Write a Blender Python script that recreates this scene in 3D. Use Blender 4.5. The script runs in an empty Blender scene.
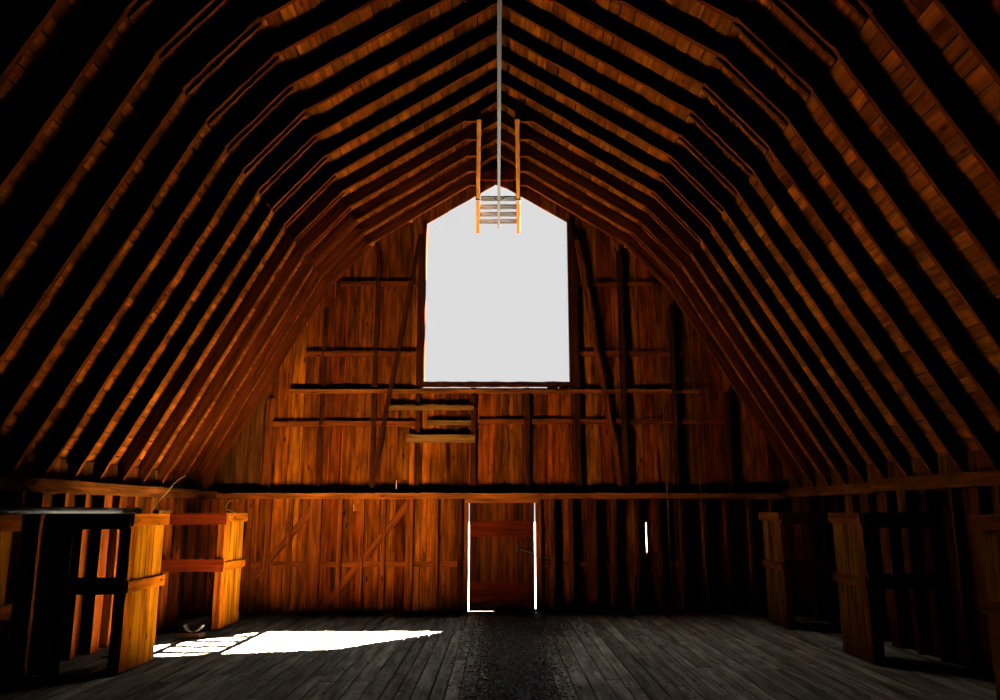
import bpy, math, random
from mathutils import Vector
random.seed(7)
C = bpy.context.scene.collection
V = Vector
PITCH = math.radians(11.38); F = 800.0; CAMZ = 1.65
cs, sn = math.cos(PITCH), math.sin(PITCH)

def ray(px, py):
    u = (px - 498) / F; v = (350 - py) / F
    return V((u, cs - v * sn, sn + v * cs))
def at(px, py, Y):                 # point seen at a pixel of the photograph on the upright plane y = Y
    r = ray(px, py); s = Y / r.y
    return V((r.x * s, Y, CAMZ + r.z * s))
def onfloor(px, py, z=0.0):
    r = ray(px, py); s = (z - CAMZ) / r.z
    return V((r.x * s, r.y * s, z))

# ------------------------------------------------------------------ materials
def nodes(name):
    m = bpy.data.materials.new(name); m.use_nodes = True
    nt = m.node_tree
    return m, nt, nt.nodes['Principled BSDF']

def wood(name, base, dark=0.35, vary=0.5, rough=0.75, hue=0.02, knots=0.6, stain=0.5, spec=0.0):
    m, nt, b = nodes(name); N = nt.nodes; L = nt.links
    uv = N.new('ShaderNodeUVMap'); uv.uv_map = 'grain'
    mp = N.new('ShaderNodeMapping'); mp.inputs['Scale'].default_value = (1.1, 15, 1)
    L.new(uv.outputs[0], mp.inputs[0])
    n1 = N.new('ShaderNodeTexNoise'); n1.inputs['Scale'].default_value = 1.0; n1.inputs['Detail'].default_value = 6; n1.inputs['Distortion'].default_value = 0.6
    L.new(mp.outputs[0], n1.inputs['Vector'])
    r1 = N.new('ShaderNodeMapRange'); r1.inputs[1].default_value = 0.32; r1.inputs[2].default_value = 0.68
    r1.inputs[3].default_value = dark; r1.inputs[4].default_value = 1.15
    L.new(n1.outputs['Fac'], r1.inputs[0])
    # stains and weathering
    mp2 = N.new('ShaderNodeMapping'); mp2.inputs['Scale'].default_value = (1.1, 5, 1); L.new(uv.outputs[0], mp2.inputs[0])
    n2 = N.new('ShaderNodeTexNoise'); n2.inputs['Scale'].default_value = 1.4; n2.inputs['Detail'].default_value = 4
    L.new(mp2.outputs[0], n2.inputs['Vector'])
    r2 = N.new('ShaderNodeMapRange'); r2.inputs[1].default_value = 0.35; r2.inputs[2].default_value = 0.65
    r2.inputs[3].default_value = 1 - stain; r2.inputs[4].default_value = 1.0
    L.new(n2.outputs['Fac'], r2.inputs[0])
    # knots
    mp3 = N.new('ShaderNodeMapping'); mp3.inputs['Scale'].default_value = (2.2, 6.5, 1); L.new(uv.outputs[0], mp3.inputs[0])
    vo = N.new('ShaderNodeTexVoronoi'); vo.inputs['Scale'].default_value = 1.0; L.new(mp3.outputs[0], vo.inputs['Vector'])
    r3 = N.new('ShaderNodeMapRange'); r3.inputs[1].default_value = 0.06; r3.inputs[2].default_value = 0.16
    r3.inputs[3].default_value = 1 - knots; r3.inputs[4].default_value = 1.0
    L.new(vo.outputs['Distance'], r3.inputs[0])
    geo = N.new('ShaderNodeNewGeometry')
    r4 = N.new('ShaderNodeMapRange'); r4.inputs[3].default_value = 1 - vary; r4.inputs[4].default_value = 1.0 + vary * 0.35
    L.new(geo.outputs['Random Per Island'], r4.inputs[0])
    def mul(a, c):
        x = N.new('ShaderNodeMath'); x.operation = 'MULTIPLY'; L.new(a, x.inputs[0]); L.new(c, x.inputs[1]); return x.outputs[0]
    val = mul(mul(r1.outputs[0], r2.outputs[0]), mul(r3.outputs[0], r4.outputs[0]))
    hs = N.new('ShaderNodeHueSaturation'); hs.inputs['Color'].default_value = (*base, 1)
    rh = N.new('ShaderNodeMath'); rh.operation = 'MULTIPLY_ADD'; L.new(geo.outputs['Random Per Island'], rh.inputs[0])
    rh.inputs[1].default_value = 7.13; rh.inputs[2].default_value = 0
    fr = N.new('ShaderNodeMath'); fr.operation = 'FRACT'; L.new(rh.outputs[0], fr.inputs[0])
    r5 = N.new('ShaderNodeMapRange'); r5.inputs[3].default_value = 0.5 - hue; r5.inputs[4].default_value = 0.5 + hue
    L.new(fr.outputs[0], r5.inputs[0]); L.new(r5.outputs[0], hs.inputs['Hue']); L.new(val, hs.inputs['Value'])
    L.new(hs.outputs[0], b.inputs['Base Color'])
    b.inputs['Roughness'].default_value = rough; b.inputs['Specular IOR Level'].default_value = spec
    bp = N.new('ShaderNodeBump'); bp.inputs['Strength'].default_value = 0.5; bp.inputs['Distance'].default_value = 0.006
    L.new(val, bp.inputs['Height']); L.new(bp.outputs[0], b.inputs['Normal'])
    return m

def plain(name, col, rough=0.6, metal=0.0, spec=0.5, noise=0.3, nscale=30):
    m, nt, b = nodes(name); N = nt.nodes; L = nt.links
    tc = N.new('ShaderNodeTexCoord'); n = N.new('ShaderNodeTexNoise'); n.inputs['Scale'].default_value = nscale; n.inputs['Detail'].default_value = 4
    L.new(tc.outputs['Object'], n.inputs['Vector'])
    r = N.new('ShaderNodeMapRange'); r.inputs[1].default_value = .3; r.inputs[2].default_value = .7; r.inputs[3].default_value = 1 - noise; r.inputs[4].default_value = 1 + noise
    L.new(n.outputs['Fac'], r.inputs[0])
    hs = N.new('ShaderNodeHueSaturation'); hs.inputs['Color'].default_value = (*col, 1); L.new(r.outputs[0], hs.inputs['Value'])
    L.new(hs.outputs[0], b.inputs['Base Color'])
    b.inputs['Roughness'].default_value = rough; b.inputs['Metallic'].default_value = metal; b.inputs['Specular IOR Level'].default_value = spec
    return m

M = {
 'plank':  wood('wall_plank_wood', (0.355, 0.067, 0.0034), dark=0.34, vary=0.68, hue=0.008, stain=0.68, knots=.8),
 'beam':   wood('beam_wood', (0.34, 0.092, 0.008), dark=0.4, vary=0.3, hue=0.01, stain=0.5),
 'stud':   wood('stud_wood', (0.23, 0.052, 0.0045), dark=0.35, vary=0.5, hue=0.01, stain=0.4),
 'darkstud': wood('old_stud_wood', (0.06, 0.015, 0.0025), dark=0.5, vary=0.4, hue=0.01, stain=0.4),
 'rafter': wood('rafter_wood', (0.135, 0.030, 0.0025), dark=0.4, vary=0.3, hue=0.012, stain=0.3),
 'sheath': wood('roof_board_wood', (0.31, 0.072, 0.0038), dark=0.4, vary=0.6, hue=0.006, stain=0.45),
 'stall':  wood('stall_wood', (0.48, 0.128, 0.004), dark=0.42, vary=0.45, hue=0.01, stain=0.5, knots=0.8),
 'redboard': wood('red_board_wood', (0.115, 0.015, 0.002), dark=0.5, vary=0.3, hue=0.006, stain=0.3),
 'door':   wood('door_wood', (0.11, 0.022, 0.002), dark=0.4, vary=0.5, hue=0.01, stain=0.5),
 'pale':   wood('pale_board_wood', (0.26, 0.105, 0.016), dark=0.45, vary=0.3, hue=0.01, stain=0.4),
 'floor':  wood('floor_board_wood', (0.50, 0.455, 0.35), dark=0.42, vary=0.5, hue=0.01, knots=0.7, stain=0.55, rough=0.8, spec=0.12),
 'railwood': wood('rail_wood', (0.34, 0.122, 0.014), dark=0.5, vary=0.2, hue=0.01, stain=0.3, knots=.4),
 'shade_dull':   wood('shade_dulled_wood', (0.15, 0.048, 0.006), dark=0.4, vary=0.5, hue=0.012, stain=0.5, knots=.7),  # right stalls and side plates: shade put into a darker wood colour
 'old_shade': wood('old_and_shade_wood', (0.11, 0.028, 0.004), dark=0.4, vary=0.5, hue=0.012, stain=0.5),  # puts shade into right-hand studs and walls; corner boards are dark themselves
 'greyboard': wood('grey_weathered_board', (0.10, 0.105, 0.10), dark=0.5, vary=0.3, hue=0.01, stain=0.4),
 'track':  plain('old_track_metal', (0.05, 0.036, 0.018), rough=0.6, spec=.15),
 'pipe':   plain('grey_pipe_metal', (0.035, 0.038, 0.042), rough=0.55, spec=.15, metal=0.0, noise=0.15),
 'iron':   plain('black_iron', (0.02, 0.018, 0.016), rough=0.5, metal=0.4),
 'rope':   plain('old_rope', (0.10, 0.042, 0.012), rough=0.95, spec=.05),
 'wire':   plain('rusty_wire', (0.30, 0.15, 0.06), rough=0.5, metal=0.3),
 'chaff':  wood('dark_chaff', (0.010, 0.0095, 0.009), dark=0.6, vary=0.7, hue=0.01, knots=0, stain=0.1, rough=0.5, spec=0.15),
 'roof':   plain('dark_roofing', (0.02, 0.015, 0.012), rough=0.9),
 'ground': plain('near_black_ground', (0.004, 0.004, 0.003), rough=0.95, nscale=2),  # near black, to cut sunlight bounced in through the hay door
 'leather': plain('cracked_leather', (0.05, 0.022, 0.01), rough=0.8, spec=.1),
 'band':   plain('pale_dusty_band', (0.07, 0.066, 0.046), rough=0.8, spec=.1),
}

# ------------------------------------------------------------------ mesh builder
class MB:
    def __init__(s): s.v = []; s.f = []; s.uv = []
    def beam(s, p0, p1, a, b, n=1, jit=0.0, taper=1.0, rnd=random):
        """square-edged timber from p0 to p1; a, b = half width vectors across it"""
        p0, p1, a, b = V(p0), V(p1), V(a), V(b)
        ln = (p1 - p0).length; base = len(s.v); ou = rnd.uniform(0, 50); ov = rnd.uniform(0, 50)
        wa, wb = a.length * 2, b.length * 2
        an, bn = a.normalized(), b.normalized()
        for i in range(n + 1):
            t = i / n; p = p0.lerp(p1, t); k = 1 + (taper - 1) * t
            for sa, sb in ((-1, -1), (1, -1), (1, 1), (-1, 1)):
                q = p + a * sa * k + b * sb * k
                if jit: q = q + an * rnd.uniform(-jit, jit) + bn * rnd.uniform(-jit, jit)
                s.v.append(q)
        per = [0, wa, wa + wb, 2 * wa + wb, 2 * wa + 2 * wb]
        for i in range(n):
            for j in range(4):
                k = (j + 1) % 4
                s.f.append((base + 4 * i + j, base + 4 * i + k, base + 4 * i + 4 + k, base + 4 * i + 4 + j))
                u0, u1 = ou + ln * i / n, ou + ln * (i + 1) / n
                s.uv += [(u0, ov + per[j]), (u0, ov + per[j + 1]), (u1, ov + per[j + 1]), (u1, ov + per[j])]
        for off, rev in ((0, True), (4 * n, False)):
            q = [base + off + j for j in range(4)]
            cc = [(ou, ov), (ou + .02, ov), (ou + .02, ov + wb), (ou, ov + wb)]
            if rev: q = q[::-1]
            s.f.append(tuple(q)); s.uv += cc
        return s
    def box(s, x0, x1, y0, y1, z0, z1, axis='z', n=1, jit=0.0):
        cx, cy, cz = (x0 + x1) / 2, (y0 + y1) / 2, (z0 + z1) / 2
        hx, hy, hz = (x1 - x0) / 2, (y1 - y0) / 2, (z1 - z0) / 2
        if axis == 'z': return s.beam((cx, cy, z0), (cx, cy, z1), (hx, 0, 0), (0, hy, 0), n, jit)
        if axis == 'x': return s.beam((x0, cy, cz), (x1, cy, cz), (0, hy, 0), (0, 0, hz), n, jit)
        return s.beam((cx, y0, cz), (cx, y1, cz), (0, 0, hz), (hx, 0, 0), n, jit)
    def prism(s, pts, d, along=None):
        """polygon pts (3d) pushed along vector d"""
        pts = [V(p) for p in pts]; d = V(d); base = len(s.v); n = len(pts); ou = random.uniform(0, 50); ov = random.uniform(0, 50)
        s.v += pts + [p + d for p in pts]
        ax = V(along) if along else (pts[1] - pts[0]).normalized(); nn = d.normalized(); ay = nn.cross(ax)
        def uvp(p): return (ou + (p - pts[0]).dot(ax) , ov + (p - pts[0]).dot(ay) + (p - pts[0]).dot(nn))
        s.f.append(tuple(range(base + n - 1, base - 1, -1))); s.uv += [uvp(pts[i]) for i in range(n - 1, -1, -1)]
        s.f.append(tuple(range(base + n, base + 2 * n))); s.uv += [uvp(p + d) for p in pts]
        for i in range(n):
            k = (i + 1) % n
            s.f.append((base + i, base + k, base + n + k, base + n + i))
            s.uv += [uvp(pts[i]), uvp(pts[k]), uvp(pts[k] + d), uvp(pts[i] + d)]
        return s
    def tube(s, pts, r, sides=10):
        pts = [V(p) for p in pts]; base = len(s.v); n = len(pts); ou = random.uniform(0, 50); acc = 0; lens = [0]
        for i in range(1, n): acc += (pts[i] - pts[i - 1]).length; lens.append(acc)
        for i, p in enumerate(pts):
            t = (pts[min(i + 1, n - 1)] - pts[max(i - 1, 0)]).normalized()
            up = V((0, 0, 1)) if abs(t.z) < .9 else V((0, 1, 0))
            a = t.cross(up).normalized(); b = a.cross(t)
            ri = r[i] if isinstance(r, (list, tuple)) else r
            for j in range(sides):
                th = 2 * math.pi * j / sides
                s.v.append(p + a * math.cos(th) * ri + b * math.sin(th) * ri)
        for i in range(n - 1):
            for j in range(sides):
                k = (j + 1) % sides
                s.f.append((base + i * sides + j, base + i * sides + k, base + (i + 1) * sides + k, base + (i + 1) * sides + j))
                s.uv += [(ou + lens[i], j / sides), (ou + lens[i], (j + 1) / sides), (ou + lens[i + 1], (j + 1) / sides), (ou + lens[i + 1], j / sides)]
        s.f.append(tuple(base + j for j in range(sides))); s.uv += [(ou, 0)] * sides
        s.f.append(tuple(base + (n - 1) * sides + j for j in reversed(range(sides)))); s.uv += [(ou, 0)] * sides
        return s
    def build(s, name, mat, parent=None, smooth=False):
        if parent is not None: org = V(parent.location) if parent.parent is None else V(parent.location) + V(parent.parent.location)
        else:
            xs = [p.x for p in s.v]; ys = [p.y for p in s.v]; zs = [p.z for p in s.v]
            org = V(((min(xs) + max(xs)) / 2, (min(ys) + max(ys)) / 2, min(zs)))
        me = bpy.data.meshes.new(name)
        me.from_pydata([tuple(p - org) for p in s.v], [], s.f)
        lay = me.uv_layers.new(name='grain')
        for i, w in enumerate(s.uv): lay.data[i].uv = w
        me.materials.append(mat)
        if smooth:
            for p in me.polygons: p.use_smooth = True
        me.validate(); me.update()
        import bmesh
        bm = bmesh.new(); bm.from_mesh(me); bmesh.ops.recalc_face_normals(bm, faces=bm.faces); bm.to_mesh(me); bm.free()
        o = bpy.data.objects.new(name, me); C.objects.link(o)
        if parent is not None: o.parent = parent
        else: o.location = org
        return o

def tag(o, label, cat, group=None, kind=None):
    o['label'] = label; o['category'] = cat
    if group: o['group'] = group
    if kind: o['kind'] = kind
    return o
def struct(o, label=None, cat=None):
    o['kind'] = 'structure'
    if label: o['label'] = label
    if cat: o['category'] = cat
    return o
def empty(name, loc, label, cat, group=None):
    o = bpy.data.objects.new(name, None); C.objects.link(o); o.location = V(loc); o.empty_display_size = .2
    return tag(o, label, cat, group)
ORD = ['first', 'second', 'third', 'fourth', 'fifth', 'sixth', 'seventh', 'eighth', 'ninth', 'tenth', 'eleventh', 'twelfth',
       'thirteenth', 'fourteenth', 'fifteenth', 'sixteenth', 'seventeenth', 'eighteenth', 'nineteenth', 'twentieth']

# ------------------------------------------------------------------ roof profile (underside of the rafters)
YW = 14.0                        # inner face of the far wall boards
XL, XR = -4.88, 5.02             # side walls
PROF = [(0.0, 7.70), (2.32, 6.24), (2.93, 5.56)]
PL, PR = 1.98, 2.03
def prof(side):
    x3 = XR if side > 0 else -XL
    return [(side * x, z) for x, z in PROF] + [(side * x3, PR if side > 0 else PL)]
def off_prof(side, d):           # profile moved outward by d
    P = [V((x, 0, z)) for x, z in prof(side)]; out = []
    ns = []
    for i in range(3):
        t = (P[i + 1] - P[i]).normalized(); n = V((-t.z, 0, t.x)) if side < 0 else V((t.z, 0, -t.x))
        if n.z < 0: n = -n
        ns.append(n)
    out.append(V((0, 0, P[0].z + d / ns[0].z)))
    for i in (1, 2):
        m = (ns[i - 1] + ns[i]).normalized(); out.append(P[i] + m * (d / m.dot(ns[i])))
    out.append(P[3] + ns[2] * d)
    return out, ns
RD = 0.174                       # rafter depth
def roof_z(x, d=RD):
    side = 1 if x >= 0 else -1
    P, _ = off_prof(side, d); ax = abs(x)
    for i in range(3):
        if ax <= abs(P[i + 1].x) or i == 2:
            t = (ax - abs(P[i].x)) / (abs(P[i + 1].x) - abs(P[i].x)); return P[i].z + (P[i + 1].z - P[i].z) * t

# ------------------------------------------------------------------ setting
# floor: boards running the length of the barn
fl = MB(); x = XL - .1
while x < XR + .1:
    w = random.uniform(.13, .19); y = -3.2 - random.uniform(0, 2)
    while y < YW + .05:
        ln = random.uniform(2.2, 5.0); y1 = min(y + ln, YW + .004)
        dz = random.uniform(-.004, .003)
        fl.beam((x + w / 2, max(y, -3.2), -.02 + dz), (x + w / 2, y1 - .006, -.02 + dz + random.uniform(-.002, .002)), (w / 2 - random.uniform(.006, .011), 0, 0), (0, 0, .02), n=3, jit=.0018)
        y += ln
        if y1 >= YW: break
    x += w
fo = struct(fl.build('floor', M['floor']), 'worn grey plank floor running the length of the barn', 'floor')
sub = MB().box(XL - .3, XR + .3, -3.3, YW + .12, -.16, -.062, 'y').build('floor_base', M['roof']); struct(sub)
gr = MB().box(-60, 60, YW + .3, 140, -.5, -.25, 'y').build('ground', M['ground']); struct(gr, 'sunlit ground outside', 'ground')

struct(MB().box(XL - .1, XR + .1, YW + .006, YW + .13, -.062, -.012, 'x').build('trim_4', M['old_shade']), 'ground sill under the far wall', 'sill')
# far wall boards with the opening for the hay door and the walk door
wl = at(423.0, 382.5, YW); wr = at(570.5, 382.5, YW)
WX0, WX1, WZ = wl.x, wr.x, wl.z
d0 = at(468.3, 560, YW).x; d1 = at(536.2, 560, YW).x; DZ = at(500, 502, YW).z
slits = [(at(647, 540, YW).x, at(647, 552, YW).z, at(647, 523, YW).z, .003), (at(634, 590, YW).x, at(634, 612, YW).z, at(634, 573, YW).z, .004),
         (at(353, 512, YW).x, at(353, 511, YW).z, at(353, 504, YW).z, .006), (at(396, 486, YW).x, at(396, 489, YW).z, at(396, 480, YW).z, .008)]
fw = MB(); fc = MB(); XC = at(263, 440, YW).x
cuts = {XL - .15, XR + .15, WX0, WX1, d0, d1} | {s[0] for s in slits}
cl = sorted(cuts); xs = []
for a, b in zip(cl[:-1], cl[1:]):
    n = max(1, round((b - a) / .235)); step = (b - a) / n
    for i in range(n): xs.append((a + step * i + (0 if i == 0 else 0), a + step * (i + 1)))
def rake(x): return 7.64 - .60 * abs(x)
for x0, x1 in xs:
    y = YW + random.uniform(0, .010); g = random.uniform(.005, .012); gr_ = 0.0 if any(abs(q[0] - x1) < 1e-6 for q in slits) else g
    xm = (x0 + x1) / 2
    spans = []
    if d0 - .01 < xm < d1 + .01: spans.append((DZ, WZ - .098))
    elif WX0 < xm < WX1: spans.append((0, WZ - .098 if xm < .95 else WZ - .05))
    else: spans.append((0, None))
    if WX0 < xm < WX1: spans.append((None, None))
    for z0, z1 in spans:
        if z0 == 0: z0 = -.06
        sl = [s for s in slits if abs(s[0] - x0) < 1e-6 and z1 is None or abs(s[0] - x0) < 1e-6]
        if z0 is None:           # boards closing the gap between the opening's rake and the roof
            za0, za1 = rake(x0), rake(x1); zb0, zb1 = roof_z(x0), roof_z(x1)
            if xm < -0.95: r = random.uniform(.0, .07); za0 -= r; za1 -= r
            fw.prism([(x0, y, za0), (x1, y, za1), (x1, y, zb1), (x0, y, zb0)], (0, .028, 0), (0, 0, 1)); continue
        if sl and (z1 is None or z1 > sl[0][2]):
            _, s0, s1, sw = sl[0]; top = z1 if z1 is not None else roof_z(xm)
            fw.box(x0, x1 - g, y, y + .028, z0, s0); fw.box(x0 + sw, x1 - g, y, y + .028, s0, s1); fw.box(x0, x1 - g, y, y + .028, s1, top); continue
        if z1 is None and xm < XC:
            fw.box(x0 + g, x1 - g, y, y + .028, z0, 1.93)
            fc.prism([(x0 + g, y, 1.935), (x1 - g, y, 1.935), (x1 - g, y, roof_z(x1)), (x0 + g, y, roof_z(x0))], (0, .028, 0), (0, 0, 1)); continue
        if z1 is None:
            fw.prism([(x0 + g, y, z0), (x1 - gr_, y, z0), (x1 - gr_, y, roof_z(x1)), (x0 + g, y, roof_z(x0))], (0, .028, 0), (0, 0, 1))
        else: fw.box(x0 + g, x1 - g, y, y + .028, z0, z1)
# weather boards closing the board joints from outside
def joint(x): return any(abs(x - s[0]) < 1e-6 for s in slits)
for i, (x0, x1) in enumerate(xs):
    if i == 0: continue
    lo = DZ if d0 - 1e-6 < x0 < d1 + 1e-6 else -.01
    hi = WZ - .098 if WX0 - 1e-6 < x0 < WX1 + 1e-6 else roof_z(x0)
    sl = [q for q in slits if abs(q[0] - x0) < 1e-6]
    spans = [(lo, hi)] if not sl else [(lo, sl[0][1]), (sl[0][2], hi)]
    xo = -.03 if abs(x0 - WX0) < 1e-6 else (.03 if abs(x0 - WX1) < 1e-6 else 0)
    for z0, z1 in spans: fw.box(x0 - .03, x0 + .03, YW + .027, YW + .055, z0, z1)
    if abs(x0 - WX0) < 1e-6 or abs(x0 - WX1) < 1e-6: fw.box(x0 + xo - .03, x0 + xo + .03, YW + .056, YW + .07, WZ - .3, roof_z(x0))
struct(fc.build('wall_far_corner', M['old_shade']), 'old dark boards in the upper left corner of the far wall', 'wall')
wf = struct(fw.build('wall_far', M['plank']), 'far gable wall of upright orange-brown boards', 'wall')

def knee_wall(name, X, sgn, h, mat):
    mb = MB(); y = -3.2
    while y < YW:
        w = random.uniform(.15, .21); d = random.uniform(0, .008); xx = X + sgn * (.03 + d)
        mb.box(min(xx, xx + sgn * .025), max(xx, xx + sgn * .025), y, min(y + w - .003, YW + .02), -.01, h + .25); y += w
    mb.box(min(X + sgn * .075, X + sgn * .1), max(X + sgn * .075, X + sgn * .1), -3.2, YW + .04, -.06, h + .25, 'y')
    return mb.build(name, M[mat])
struct(knee_wall('wall_left', XL, -1, PL, 'old_shade'), 'low left wall of upright boards', 'wall')
struct(knee_wall('wall_right', XR, 1, PR, 'old_shade'), 'low right wall of upright boards', 'wall')
rw = MB(); x = XL - .1
while x < XR + .1:
    rw.box(x, x + .2, -3.26, -3.2, -.05, max(roof_z(x), roof_z(x + .2)) + .05); x += .2
struct(rw.build('wall_rear', M['stud']), 'boarded rear gable wall', 'wall')

# roof boards (ceiling) seen between the rafters, and the roofing over them
cb = MB(); rf = MB()
for side in (-1, 1):
    P, ns = off_prof(side, RD)
    for i in range(3):
        A, B, n = P[i], P[i + 1], ns[i]; L = (B - A).length; t = (B - A) / L
        if i == 2: B = B + t * .12; L += .12
        s = 0.0
        while s < L - .02:
            w = min(random.uniform(.13, .19), L - s); y = -3.2 + random.uniform(-2, 0)
            while y < YW + .3:
                ln = 0.6 * random.choice([3, 4, 5, 6]); y0, y1 = max(y, -3.2), min(y + ln, YW + .32)
                if y1 > y0 + .05:
                    o = n * (.013 + random.uniform(0, .006)); c = A + t * (s + w / 2) + o; tilt = n * random.uniform(-.004, .004)
                    cb.beam(c + V((0, y0, 0)), c + V((0, y1 - .004, 0)), t * (w / 2 - random.uniform(.003, .010)) + tilt, n * .012)
                y += ln
            s += w
    Q, _ = off_prof(side, RD + .04); R, _ = off_prof(side, RD + .07)
    for i in range(3):
        b0 = Q[i + 1] + ((Q[i + 1] - Q[i]).normalized() * .35 if i == 2 else V((0, 0, 0))); b1 = R[i + 1] + ((R[i + 1] - R[i]).normalized() * .35 if i == 2 else V((0, 0, 0)))
        rf.prism([Q[i] + V((0, -3.3, 0)), b0 + V((0, -3.3, 0)), b1 + V((0, -3.3, 0)), R[i] + V((0, -3.3, 0))], (0, YW + .33 + 3.3, 0))
struct(cb.build('ceiling', M['sheath']), 'roof boards on the underside of the barn roof', 'ceiling')
struct(rf.build('roof', M['roof']), 'roofing over the barn', 'roof')

# hay door opening: frame round it
wn = MB()
fwd = .07
wn.box(WX0 - .035, WX0 + .015, YW - .05, YW + .08, WZ - .06, roof_z(WX0) - .18)
f = wn.build('window_1', M['darkstud']); struct(f, 'tall open hay door opening under the roof peak', 'window')
wn = MB().box(WX1 - .012, WX1 + .055, YW - .05, YW + .08, WZ - .06, roof_z(WX1) - .18); wn.build('jamb', M['darkstud'], f)
wn = MB().box(WX0 - .06, WX1 + .06, YW - .06, YW + .10, WZ - .070, WZ + .006, 'x', n=24, jit=.005); wn.build('window_sill', M['darkstud'], f)

# walk door
dr = MB(); dl, drr = d0 + .020, d1 - .026; dzt = DZ - .012
n = 6; pw = (drr - dl) / n
for i in range(n): dr.box(dl + pw * i + .002, dl + pw * (i + 1) - .002, YW - .005 + random.uniform(0, .006), YW + .03, .006 if i < 3 else -.008, dzt)
dr.box(dl + .004, dl + pw * 3, YW + .027, YW + .045, .009, dzt - .005); dr.box(dl + pw * 3, drr - .004, YW + .027, YW + .045, -.015, dzt - .005)
door = struct(dr.build('door_1', M['door']), 'closed plank walk door with daylight round its edges', 'door')
za, zb = at(500, 521, YW).z, at(500, 536.5, YW).z
MB().box(dl + .01, drr - .004, YW - .03, YW - .006, zb, za, 'x').build('crossboard', M['redboard'], door)
za, zb = at(500, 582, YW).z, at(500, 602, YW).z
MB().box(dl + .01, drr - .004, YW - .03, YW - .006, zb, za, 'x').build('crossboard', M['redboard'], door)
MB().box(dl, dl + .13, YW - .018, YW - .006, .009, dzt).build('edge_board', M['darkstud'], door)
MB().box(dl + .40, d1 + .03, YW + .06, YW + .09, -.01, .035, 'x').build('gap_light_block', M['darkstud'], door)  # added outside to close off light under the door's right part
MB().box(dl, drr, YW + .047, YW + .22, .012, .05, 'x').build('sun_block_board', M['darkstud'], door)  # board added outside to keep sun from passing under the door
hk = at(517, 548, YW - .03)
h = MB()
h.box(hk.x - .012, hk.x + .016, YW - .028, YW - .004, hk.z - .06, hk.z + .06)
hob = h.build('latch_plate', M['iron'], door)
knob = MB().tube([(hk.x, YW - .03, hk.z), (hk.x, YW - .05, hk.z), (hk.x, YW - .075, hk.z), (hk.x, YW - .08, hk.z)], [.010, .012, .026, .016]).build('knob', M['pipe'], hob, True)
p = [at(521, 550, YW - .05), at(530, 552.5, YW - .06), at(538, 557, YW - .07), at(546, 558.2, YW - .14), at(556, 558.5, YW - .14)]
tag(MB().tube(p, .010, 8).build('hook_bar', M['iron'], None, True), 'black iron hook bar reaching from the door to the stud right of it', 'latch')
# door frame pieces
for (a, b, nm) in ((463.8, 468.3, 'trim_1'), (536.2, 541.5, 'trim_2')):
    xa, xb = at(a, 560, YW - .06).x, at(b, 560, YW - .06).x
    struct(MB().box(xa, xb, YW - .06, YW + .02, 0, DZ + .06, n=6, jit=.002).build(nm, M['stud']), 'upright jamb of the walk door', 'door frame')
struct(MB().box(d0 - .05, d1 + .05, YW - .075, YW + .02, DZ - .015, DZ + .06, 'x', n=6, jit=.003).build('trim_3', M['beam']), 'head board over the walk door', 'door frame')
struct(MB().box(d1 + .001, d1 + .07, YW + .056, YW + .18, 0, DZ).build('sun_stop', M['old_shade']), 'added sun-blocking board outside the walk door', 'door frame')  # unseen board added to block sun through the door's right slit

# ------------------------------------------------------------------ far wall framing
BY0 = YW - .25
zt, zb = at(500, 493.0, BY0).z, at(500, 498.6, BY0).z
BEAM_T, BEAM_B = zt, zb
tag(MB().box(XL + .12, XR - .12, BY0, YW, zb, zt, 'x', n=30, jit=.006).build('wall_plate', M['beam']),
    'long horizontal ledger timber crossing the far wall above the door', 'beam')

def far_stud(px, w, depth, z0, z1, mat, label, cat, grp, name='wall_stud', y=560):
    x = at(px, y, YW - depth).x
    return tag(MB().box(x - w / 2, x + w / 2, YW - depth, YW - .001, z0, z1, n=8, jit=.003).build(name, M[mat]), label, cat, grp)
leftpx = [(459.5, .07), (435.4, .075), (408.6, .12), (382.5, .07), (360.6, .07), (338.5, .075), (313.5, .19), (288, .075), (266, .08), (247, .085)]
for i, (px, w) in enumerate(leftpx):
    wide = w > .1
    far_stud(px, w, .11 if wide else .095, 0, BEAM_B, 'stud' if i else 'darkstud', '%s upright stud %s the walk door, on the lower far wall' % ('wide' if wide else 'narrow', 'next to' if i == 0 else ORD[i] + ' to the left of'),
             'stud', 'lower far wall studs', 'wall_post' if wide else 'wall_stud')
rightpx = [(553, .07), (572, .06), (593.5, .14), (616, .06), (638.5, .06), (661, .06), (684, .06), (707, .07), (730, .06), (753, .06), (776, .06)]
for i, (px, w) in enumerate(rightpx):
    far_stud(px, w, .16 if w > .1 else .145, 0, BEAM_B, 'old_shade', '%s shaded stud %s to the right of the walk door, lower far wall' % ('wide' if w > .1 else 'narrow', ORD[i]),
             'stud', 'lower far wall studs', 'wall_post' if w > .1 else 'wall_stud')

# nailing strip half way up the lower wall, let in behind the studs, one on each side of the door
def strip(name, pxa, pxb, ya, yb, depth, mat, label, cat, grp=None, thick=None, Yoff=0):
    a, b = at(pxa, ya, YW - depth), at(pxb, yb, YW - depth)
    return tag(MB().box(a.x, b.x, YW - depth, YW - (0.001 if thick is None else depth - thick), min(a.z, b.z), max(a.z, b.z), 'x', n=14, jit=.003).build(name, M[mat]), label, cat, grp)
strip('nailing_strip', 232, 463, 561.5, 567, .035, 'stud', 'narrow level strip half way up the lit boards left of the door', 'strip', 'lower wall nailing strips')
strip('nailing_strip', 542, 790, 561.5, 567, .035, 'stud', 'narrow level strip half way up the shaded boards right of the door', 'strip', 'lower wall nailing strips')

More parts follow.
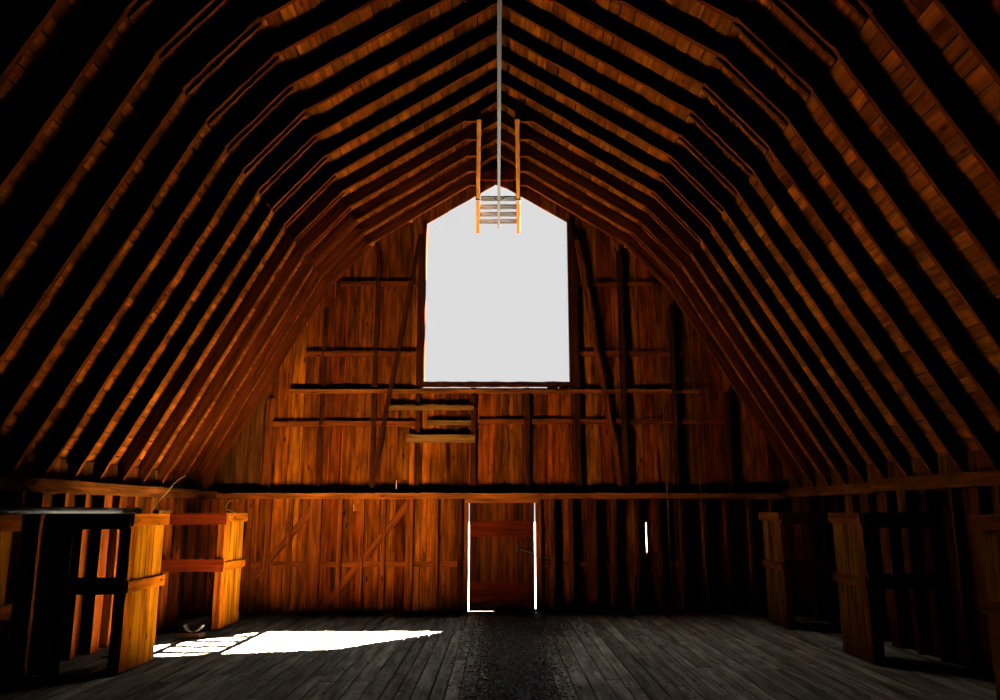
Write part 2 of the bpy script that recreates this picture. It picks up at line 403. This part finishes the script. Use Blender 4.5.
def diag(name, pa, pb, w, depth, thick, mat, label, cat, grp=None):
    A, B = at(*pa, YW - depth), at(*pb, YW - depth); A.y = B.y = YW - depth + thick / 2
    t = (B - A).normalized(); n = V((0, 1, 0)).cross(t)
    return tag(MB().beam(A, B, n * (w / 2), (0, thick / 2, 0), n=10, jit=.003).build(name, M[mat]), label, cat, grp)
diag('diagonal_brace', (313, 509), (244, 589), .11, .050, .045, 'stud', 'slanting brace behind the studs at the left end of the lower far wall', 'brace', 'lower wall braces')
diag('diagonal_brace', (409, 503), (320, 612), .11, .050, .045, 'stud', 'slanting brace behind the studs midway between left corner and door', 'brace', 'lower wall braces')

# upper wall studs
up = [(222, .10), (268, .13), (320, .075), (373, .08), (422, .085), (473, .09), (527.5, .08), (576, .10), (625, .09), (676, .07), (729, .07)]
names = ['against the roof slope in the far left corner', 'second from the left corner, the thickest', 'third from the left corner', 'fourth from the left corner, crossed by the long brace',
         'forming the left side of the hay door opening', 'under the hay door, at the end of the nailed boards', 'under the hay door, right of its middle', 'forming the right side of the hay door opening',
         'first beyond the right side of the hay door', 'second beyond the right side of the hay door', 'third beyond the right side of the hay door']
for i, (px, w) in enumerate(up):
    x = at(px, 440, YW - .09).x
    z1 = WZ - .10 if i in (5, 6) else (roof_z(x, 0) - .03 if i not in (4, 7) else roof_z(x, 0) - .25)
    if i in (4,): x = WX0 - .035 - w / 2
    if i in (7,): x = WX1 + .055 + w / 2
    dpt = .065 if i in (4, 5, 6, 7, 3) else (.10 if i > 7 else .05)
    tag(MB().box(x - w / 2, x + w / 2, YW - dpt, YW - .001, BEAM_T, z1, n=12, jit=.003).build('wall_stud', M['stud' if i == 1 else 'darkstud']),
        'upper wall stud ' + names[i], 'stud', 'upper far wall studs')

# girts of the upper wall
def girt(px0, px1, y0, y1, dpt, mat, label):
    a, b = at(px0, y0, YW - dpt), at(px1, y1, YW - dpt)
    return tag(MB().box(a.x, b.x, YW - dpt, YW - .001, min(a.z, b.z), max(a.z, b.z), 'x', n=16, jit=.003).build('wall_girt', M[mat]), label, 'girt', 'upper far wall girts')
girt(341, 421, 281.5, 286, .045, 'stud', 'highest level girt left of the hay door opening')
girt(575, 652, 281.5, 286, .045, 'stud', 'highest level girt right of the hay door opening')
girt(307, 421, 351, 356.5, .05, 'stud', 'middle level girt left of the hay door opening')
girt(575, 686, 351, 356, .05, 'stud', 'middle level girt right of the hay door opening')
girt(290, 700, 389.3, 393, .085, 'beam', 'long level girt crossing the wall just below the hay door')
girt(272, 421, 421, 426.5, .05, 'stud', 'girt on the lit boards left of the hay door, lowest on that side')
girt(478, 524, 419, 424, .05, 'stud', 'short girt under the hay door between two studs')
girt(532, 573, 419, 424, .05, 'stud', 'short girt under the right half of the hay door')
girt(580, 730, 419, 424, .05, 'stud', 'girt low on the shaded wall right of the hay door')
# nailed boards left below the opening
def nb(px0, px1, y0, y1, dpt, label, th=.028):
    a, b = at(px0, y0, YW - dpt), at(px1, y1, YW - dpt)
    return tag(MB().box(a.x, b.x, YW - dpt, YW - dpt + th, min(a.z, b.z), max(a.z, b.z), 'x', n=10, jit=.004).build('nailed_board', M['pale']), label, 'board', 'boards nailed below the hay door')
nb(386.5, 474, 405.5, 410, .105, 'long thin board nailed across the studs below the left corner of the hay door')
nb(426, 471, 420.5, 425, .08, 'short battered board between two studs, middle of the three nailed boards')
nb(406.5, 475, 434.5, 442.5, .105, 'thick knotty board nailed across the studs, lowest of the three')
# long braces from the hay door corners down to the ledger
diag('long_brace', (420, 236), (371, 490), .075, .11, .045, 'darkstud', 'long slanting brace left of the hay door, running down to the ledger', 'brace', 'long upper braces')
diag('long_brace', (576.5, 240), (622, 490), .075, .11, .045, 'stud', 'long slanting brace right of the hay door, running down to the ledger', 'brace', 'long upper braces')

# ------------------------------------------------------------------ rafters
RY = [13.5 - .6 * k for k in range(16)]
for k, Y in enumerate(RY):
    r = empty('rafter_arch', (0, Y, PL), 'bent roof rafter pair, %s from the far gable wall' % ORD[k], 'rafter', 'roof rafter pairs')
    for side in (-1, 1):
        P = [V((x, Y, z)) for x, z in prof(side)]; _, ns = off_prof(side, RD)
        th = .026
        def leg(a, b, n, name, d, yo=0, t=th, ex0=0, ex1=0, drop=0, mat='rafter'):
            tt = (b - a).normalized(); a = a - tt * ex0 + V((0, yo, 0)); b = b + tt * ex1 + V((0, yo, 0)); c = n * (d / 2 - drop)
            MB().beam(a + c, b + c, (0, t, 0), n * (d / 2), n=14, jit=.005).build(name, M[mat], r)
        leg(P[0], P[1], ns[0], 'upper_rafter', RD, yo=.002 * side, ex0=.11, ex1=.03)
        leg(P[1], P[2], ns[1], 'middle_rafter', RD - .06, ex0=-.06, ex1=-.06, drop=-.055)
        leg(P[2], P[3], ns[2], 'lower_rafter', RD, ex0=.03, ex1=.0)
        for yo in (-.052, .052):
            leg(P[1], P[2], ns[1], 'splice_board', RD + .025, yo=yo, t=.022, ex0=.05, ex1=.05, drop=.028)

# ------------------------------------------------------------------ hay hood frame and track at the ridge
zr = 7.40
hf = empty('hay_hood_frame', (0, 13.4, zr), 'pair of timber rails with grey slats under the ridge, running out of the hay door', 'hoist frame')
ya, yb = 10.98, 15.95
def rx(y, s): return s * (.283 + (.427 - .283) * (y - ya) / (yb - ya))
for s in (-1, 1):
    MB().beam((rx(ya, s), ya, zr + .055), (rx(yb, s), yb, zr + .055), (.033, 0, 0), (0, 0, .10), n=16, jit=.004).build('rail', M['railwood'], hf)
    for Y in [y for y in RY if y > ya][:]:
        x0 = abs(rx(Y, 1)) + .02; x1 = .50
        zu = lambda x: 7.70 - .6293 * x - .0
        MB().prism([(s * x0, Y - .03, zu(x1) - .01), (s * x1, Y - .03, zu(x1) - .01), (s * x1, Y - .03, zu(x1) + .03), (s * x0, Y - .03, zu(x0) + .03)], (0, .06, 0)).build('hanger_block', M['rafter'], hf)
for Y in (14.30, 14.72, 15.12, 15.52):
    xx = rx(Y, 1) - .055
    MB().beam((-xx - .03, Y, zr + .055), (xx + .03, Y, zr + .058), (0, .10, 0), (0, 0, .012), n=8, jit=.003).build('slat', M['greyboard'], hf)
for s in (-1, 1):
    MB().box(rx(14.1, s) - .045, rx(14.1, s) + .045, 14.06, 14.10, zr - .07, zr + .07).build('rail_clamp', M['iron'], hf)
tr = empty('hay_track', (0, 7, zr), 'long narrow hay trolley track hung along the ridge of the roof', 'track')
MB().beam((.014, 3, zr + .06), (.014, 15.75, zr + .03), (.026, 0, 0), (0, 0, .030), n=30, jit=.002).build('track_bar', M['track'], tr)
for Y in RY[:]:
    MB().tube([(.014, Y, zr + .06), (.014, Y, 7.74)], .008, 6).build('track_hanger', M['iron'], tr)
MB().tube([(-.10, 14.2, zr + .05), (-.05, 14.2, zr + .0), (.014, 14.2, zr - .03), (.08, 14.2, zr + .0), (.13, 14.2, zr + .05)], .012, 6).build('track_bracket', M['iron'], tr)
tag(MB().box(-.29, .29, 13.44 - .10, 13.44 - .06, 7.42, 7.60, 'x', n=6, jit=.004).build('ridge_board', M['redboard']), 'short reddish board across the ridge above the hay door', 'board')

# ------------------------------------------------------------------ side wall framing
def side_stud(side, Y, w, label, mat='stud', wide=False, h=None):
    X = XL if side < 0 else XR; hh = (PL if side < 0 else PR) - .14
    x0, x1 = (X - .03, X + (.10 if wide else .07)) if side < 0 else (X - (.10 if wide else .07), X + .03)
    tag(MB().box(x0, x1, Y - w / 2, Y + w / 2, 0, hh, n=6, jit=.003).build('wall_post' if wide else 'wall_stud', M[mat]), label, 'post' if wide else 'stud', 'left wall studs' if side < 0 else 'right wall studs')
lys = [13.55, 13.05, 12.5, 11.95, 11.35, 10.85, 10.42, 10.0, 9.55, 9.1, 8.65, 8.2, 7.75]
for i, Y in enumerate(lys):
    wide = Y in (11.95, 10.0)
    side_stud(-1, Y, .2 if wide else .08, '%s %s of the left wall, counted from the far corner' % (ORD[i], 'broad post' if wide else 'narrow stud'), wide=wide)
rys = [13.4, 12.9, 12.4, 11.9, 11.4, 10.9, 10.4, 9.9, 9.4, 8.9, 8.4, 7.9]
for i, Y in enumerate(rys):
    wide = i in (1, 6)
    side_stud(1, Y, .2 if wide else .07, '%s %s of the dark right wall, counted from the far corner' % (ORD[i], 'broad post' if wide else 'narrow stud'), 'old_shade', wide)
tag(MB().box(XL - .03, XL + .12, -3.1, YW - .01, PL - .14, PL, 'y', n=50, jit=.006).build('wall_plate', M['shade_dull']), 'long plate timber along the top of the left wall', 'beam')
tag(MB().box(XR - .12, XR + .03, 10.62, YW - .01, PR - .15, PR - .02, 'y', n=14, jit=.006).build('wall_plate', M['shade_dull']), 'plate timber on the right wall, the length reaching the far corner', 'beam')
tag(MB().box(XR - .15, XR + .03, -3.1, 10.60, PR - .13, PR + .02, 'y', n=40, jit=.006).build('wall_plate', M['shade_dull']), 'plate timber on the right wall, the length nearer the viewer', 'beam')

# ------------------------------------------------------------------ stall fronts
def stall(side, Xf, y0, y1, H, label, grp, boards=4, sideb='old_shade', mat='stall', solid=None):
    s = 1 if side < 0 else -1     # direction of the aisle
    r = empty('stall_front', (Xf, (y0 + y1) / 2, 0), label, 'stall', grp)
    mb = MB(); n = boards; L = y1 - y0 - .09; y = y0
    for i in range(n):
        w = L / n * (1.0 + (.25 if i % 2 else -.2))
        mb.box(min(Xf, Xf - s * .025), max(Xf, Xf - s * .025), y + .004, y + w - .006, .015, H - .02, n=6, jit=.003); y += w
    mb.build('board_panel', M[mat], r)
    xa, xb = Xf, Xf + s * .03
    MB().box(min(xa, xb), max(xa, xb), y0 - .01, y1, H - .125, H, 'y', n=5, jit=.004).build('top_rail', M[mat], r)
    MB().box(min(xa, xb), max(xa, xb), y0 - .01, y1, .815, .925, 'y', n=5, jit=.004).build('middle_rail', M[mat], r)
    MB().box(min(Xf - s * .12, Xf - s * .03), max(Xf - s * .12, Xf - s * .03), y1 - .07, y1, 0, H - .01, n=5, jit=.003).build('end_post', M[mat], r)
    MB().box(min(Xf - s * .12, Xf - s * .03), max(Xf - s * .12, Xf - s * .03), y0, y0 + .08, 0, H - .01, n=5, jit=.003).build('corner_post', M['stud'], r)
    Xw = XL + .1 if side < 0 else XR - .1
    for za, zb in ((H - .16, H), (.80, .97)):
        MB().box(min(Xw, Xf - s * .0), max(Xw, Xf - s * .0), y0 - .045, y0 - .012, za, zb, 'x', n=6, jit=.004).build('side_board', M[sideb], r)
    if solid:
        mb = MB(); x = Xw
        while x < solid - .02:
            mb.box(x + .003, min(x + .16, solid), y0 - .070, y0 - .047, .02, H - .03, n=4, jit=.003); x += .16
        mb.build('partition_panel', M[sideb], r)
    return r
g1 = 'stall fronts along the left wall'; g2 = 'stall fronts along the right wall'
stall(-1, -3.88, 5.70, 6.62, 1.62, 'stall front at the left edge of the view, nearest of the left stalls', g1)
stall(-1, -3.88, 8.68, 9.60, 1.62, 'bright boarded stall front on the left with the grey pipe ending on it', g1, solid=-4.46)
stall(-1, -3.92, 11.84, 12.72, 1.62, 'farthest stall front on the left with dark red side boards', g1, sideb='redboard')
stall(1, 4.06, 6.05, 6.98, 1.62, 'very dark stall front at the right edge of the view', g2, mat='shade_dull')
stall(1, 4.10, 9.20, 10.08, 1.63, 'middle stall front on the right, dimly lit with four boards', g2, mat='shade_dull')
stall(1, 4.10, 11.85, 12.75, 1.63, 'farthest and smallest stall front on the right', g2, mat='shade_dull')

# pipe over the left stalls
pp = empty('pipe_rail', (-3.97, 7.5, 1.62), 'long grey metal pipe lying across the tops of the left stall fronts', 'pipe')
MB().tube([(-3.98, 5.75, 1.655), (-3.97, 7.3, 1.655), (-3.96, 8.98, 1.655)], .030, 14).build('tube', M['pipe'], pp, True)
MB().tube([(-3.96, 8.94, 1.655), (-3.96, 9.02, 1.655)], .036, 14).build('end_collar', M['iron'], pp, True)
b = at(151, 509, 9.3); b2 = at(163.5, 513, 9.5)
tag(MB().beam((-3.86, 9.22, 1.645), (-3.86, 9.56, 1.638), (.035, 0, 0), (0, 0, .016), n=4, jit=.004).build('wood_offcut', M['pale']), 'pale offcut of wood lying on the bright stall top beside the pipe end', 'offcut')
tag(MB().tube([(-3.90, 9.30, 1.665), at(160, 500, 9.45), at(167, 493, 9.6), at(174, 484, 9.75), at(180, 479, 9.9), at(186, 475.5, 10.0)], .006, 6).build('wire', M['wire'], None, True),
    'thin curved wire sticking up from the bright left stall front', 'wire')
tag(MB().tube([(-3.89, 12.3, 1.60), at(226, 509, 12.2), at(227, 505, 12.2), at(229, 502, 12.2), at(231.5, 500, 12.2)], .007, 6).build('wire', M['wire'], None, True),
    'short bent wire sticking up from the farthest left stall front', 'wire')
# scrap on the floor by the far left stall
c = onfloor(191.5, 637)
tag(MB().beam((c.x - .17, c.y + .02, .03), (c.x + .16, c.y - .02, .03), (0, .10, 0), (0, 0, .03), n=4, jit=.005).build('wood_block', M['leather']), 'flat brown block on the floor beside the farthest left stall', 'block')
pts = [(c.x + .03 + .13 * math.sin(t), c.y, .205 - .135 * math.cos(t)) for t in [-1.2 + 2.4 * i / 14 for i in range(15)]]
mb = MB()
for a, b in zip(pts[:-1], pts[1:]):
    mb.beam(a, V(b) + (V(b) - V(a)) * .15, (0, .045, 0), V((0, 1, 0)).cross((V(b) - V(a)).normalized()) * .010)
tag(mb.build('curved_strap', M['band']), 'pale curved strap lying on the flat brown block', 'strap')
c = onfloor(110, 658)
tag(MB().beam((c.x - .08, c.y, .012), (c.x + .08, c.y + .03, .012), (0, .03, 0), (0, 0, .012), n=3, jit=.004).build('board_scrap', M['band']), 'small pale scrap on the floor inside the near left stall', 'scrap')

# ------------------------------------------------------------------ ropes hanging on the right
def rope(pa, pb, Ya, Yb, label):
    A, B = at(*pa, Ya), at(*pb, Yb); pts = []; rad = []
    n = 60
    for i in range(n + 1):
        t = i / n; p = A.lerp(B, t); p.x += .004 * math.sin(i * 1.7) + .02 * math.sin(t * 5); p.y += .004 * math.cos(i * 1.3)
        pts.append(p); rad.append(.010 + .003 * math.sin(i * 2.4))
    tag(MB().tube(pts, rad, 7).build('hanging_rope', M['rope'], None, True), label, 'rope', 'ropes hanging by the shaded wall')
rope((657, 330), (674.5, 600), 13.3, 12.8, 'frayed rope hanging by the shaded far wall, nearer the hay door')
rope((686.5, 316), (711, 610), 13.2, 12.7, 'frayed rope hanging by the shaded far wall, farther right')

# ------------------------------------------------------------------ chaff on the floor
ch = MB()
def chip(x, y, sz):
    if x < -3.7 or x > 3.85: return
    th = random.uniform(0, math.pi); a = V((math.cos(th), math.sin(th), random.uniform(-.3, .3))) * sz
    b = V((-math.sin(th), math.cos(th), random.uniform(-.5, .5))) * sz * random.uniform(.3, .8)
    n = V((0, 0, 1)) * sz * .3
    p = V((x, y, .002 + sz * .45)); base = len(ch.v)
    ch.v += [p + a, p - a * .6 + b, p - a * .6 - b, p + n]
    for f in ((0, 1, 2), (0, 3, 1), (1, 3, 2), (2, 3, 0)):
        ch.f.append(tuple(base + i for i in f)); u = random.uniform(0, 40); ch.uv += [(u, u), (u + .01, u), (u, u + .01)]
for _ in range(21000):
    y = 6.5 + 6.6 * random.random(); cx = .14 + .10 * (y - 7.6) / 5; x = random.gauss(cx, .19 + .012 * (y - 7))
    if y > 11.2 and random.random() < .5: x += random.gauss(.2, .3)
    chip(x, y, random.uniform(.009, .026))
for _ in range(4500):
    y = 6 + 7.6 * random.random(); chip(random.gauss(0.1, 1.6), y, random.uniform(.006, .016))
tag(ch.build('floor_chaff', M['chaff']), 'strip of dark straw chaff trodden into the floor in front of the door', 'chaff', None, 'stuff')

# ------------------------------------------------------------------ light
sun = bpy.data.lights.new('sun', 'SUN'); sun.energy = 1150.0; sun.angle = math.radians(.53); sun.color = (1, .93, .84)
so = bpy.data.objects.new('sun', sun); C.objects.link(so); so.location = (10, 25, 20)
so.rotation_euler = V((-.495, -.570, -1)).to_track_quat('-Z', 'Y').to_euler()
w = bpy.data.worlds.new('sky'); bpy.context.scene.world = w; w.use_nodes = True
N, L = w.node_tree.nodes, w.node_tree.links
bg = N['Background']; tc = N.new('ShaderNodeTexCoord'); sx = N.new('ShaderNodeSeparateXYZ'); L.new(tc.outputs['Generated'], sx.inputs[0])
mr = N.new('ShaderNodeMapRange'); mr.interpolation_type = 'SMOOTHSTEP'
mr.inputs[1].default_value = .36; mr.inputs[2].default_value = .80; mr.inputs[3].default_value = .72; mr.inputs[4].default_value = 7.0
L.new(sx.outputs['Z'], mr.inputs[0]); L.new(mr.outputs[0], bg.inputs['Strength'])
bg.inputs['Color'].default_value = (1, 1, 1, 1)
pl = bpy.data.lights.new('sky_portal', 'AREA'); pl.shape = 'RECTANGLE'; pl.size = WX1 - WX0; pl.size_y = 3.9
pl.cycles.is_portal = True
po = bpy.data.objects.new('sky_portal', pl); C.objects.link(po); po.location = ((WX0 + WX1) / 2, YW + .12, WZ + 1.95)
po.rotation_euler = (math.radians(-90), 0, 0)

# ------------------------------------------------------------------ camera
cam = bpy.data.cameras.new('camera'); co = bpy.data.objects.new('camera', cam); C.objects.link(co)
cam.sensor_width = 36; cam.lens = 28.8; cam.clip_start = .05; cam.clip_end = 500
co.location = (0, 0, CAMZ); co.rotation_euler = (math.radians(90) + PITCH, 0, -2 / F)
sc = bpy.context.scene; sc.camera = co
sc.view_settings.view_transform = 'Standard'; sc.view_settings.look = 'None'; sc.view_settings.gamma = 1; sc.view_settings.use_curve_mapping = False
sc.view_settings.exposure = 0.0
sc.cycles.max_bounces = 8; sc.cycles.sample_clamp_indirect = 0; sc.cycles.diffuse_bounces = 1; sc.cycles.glossy_bounces = 2
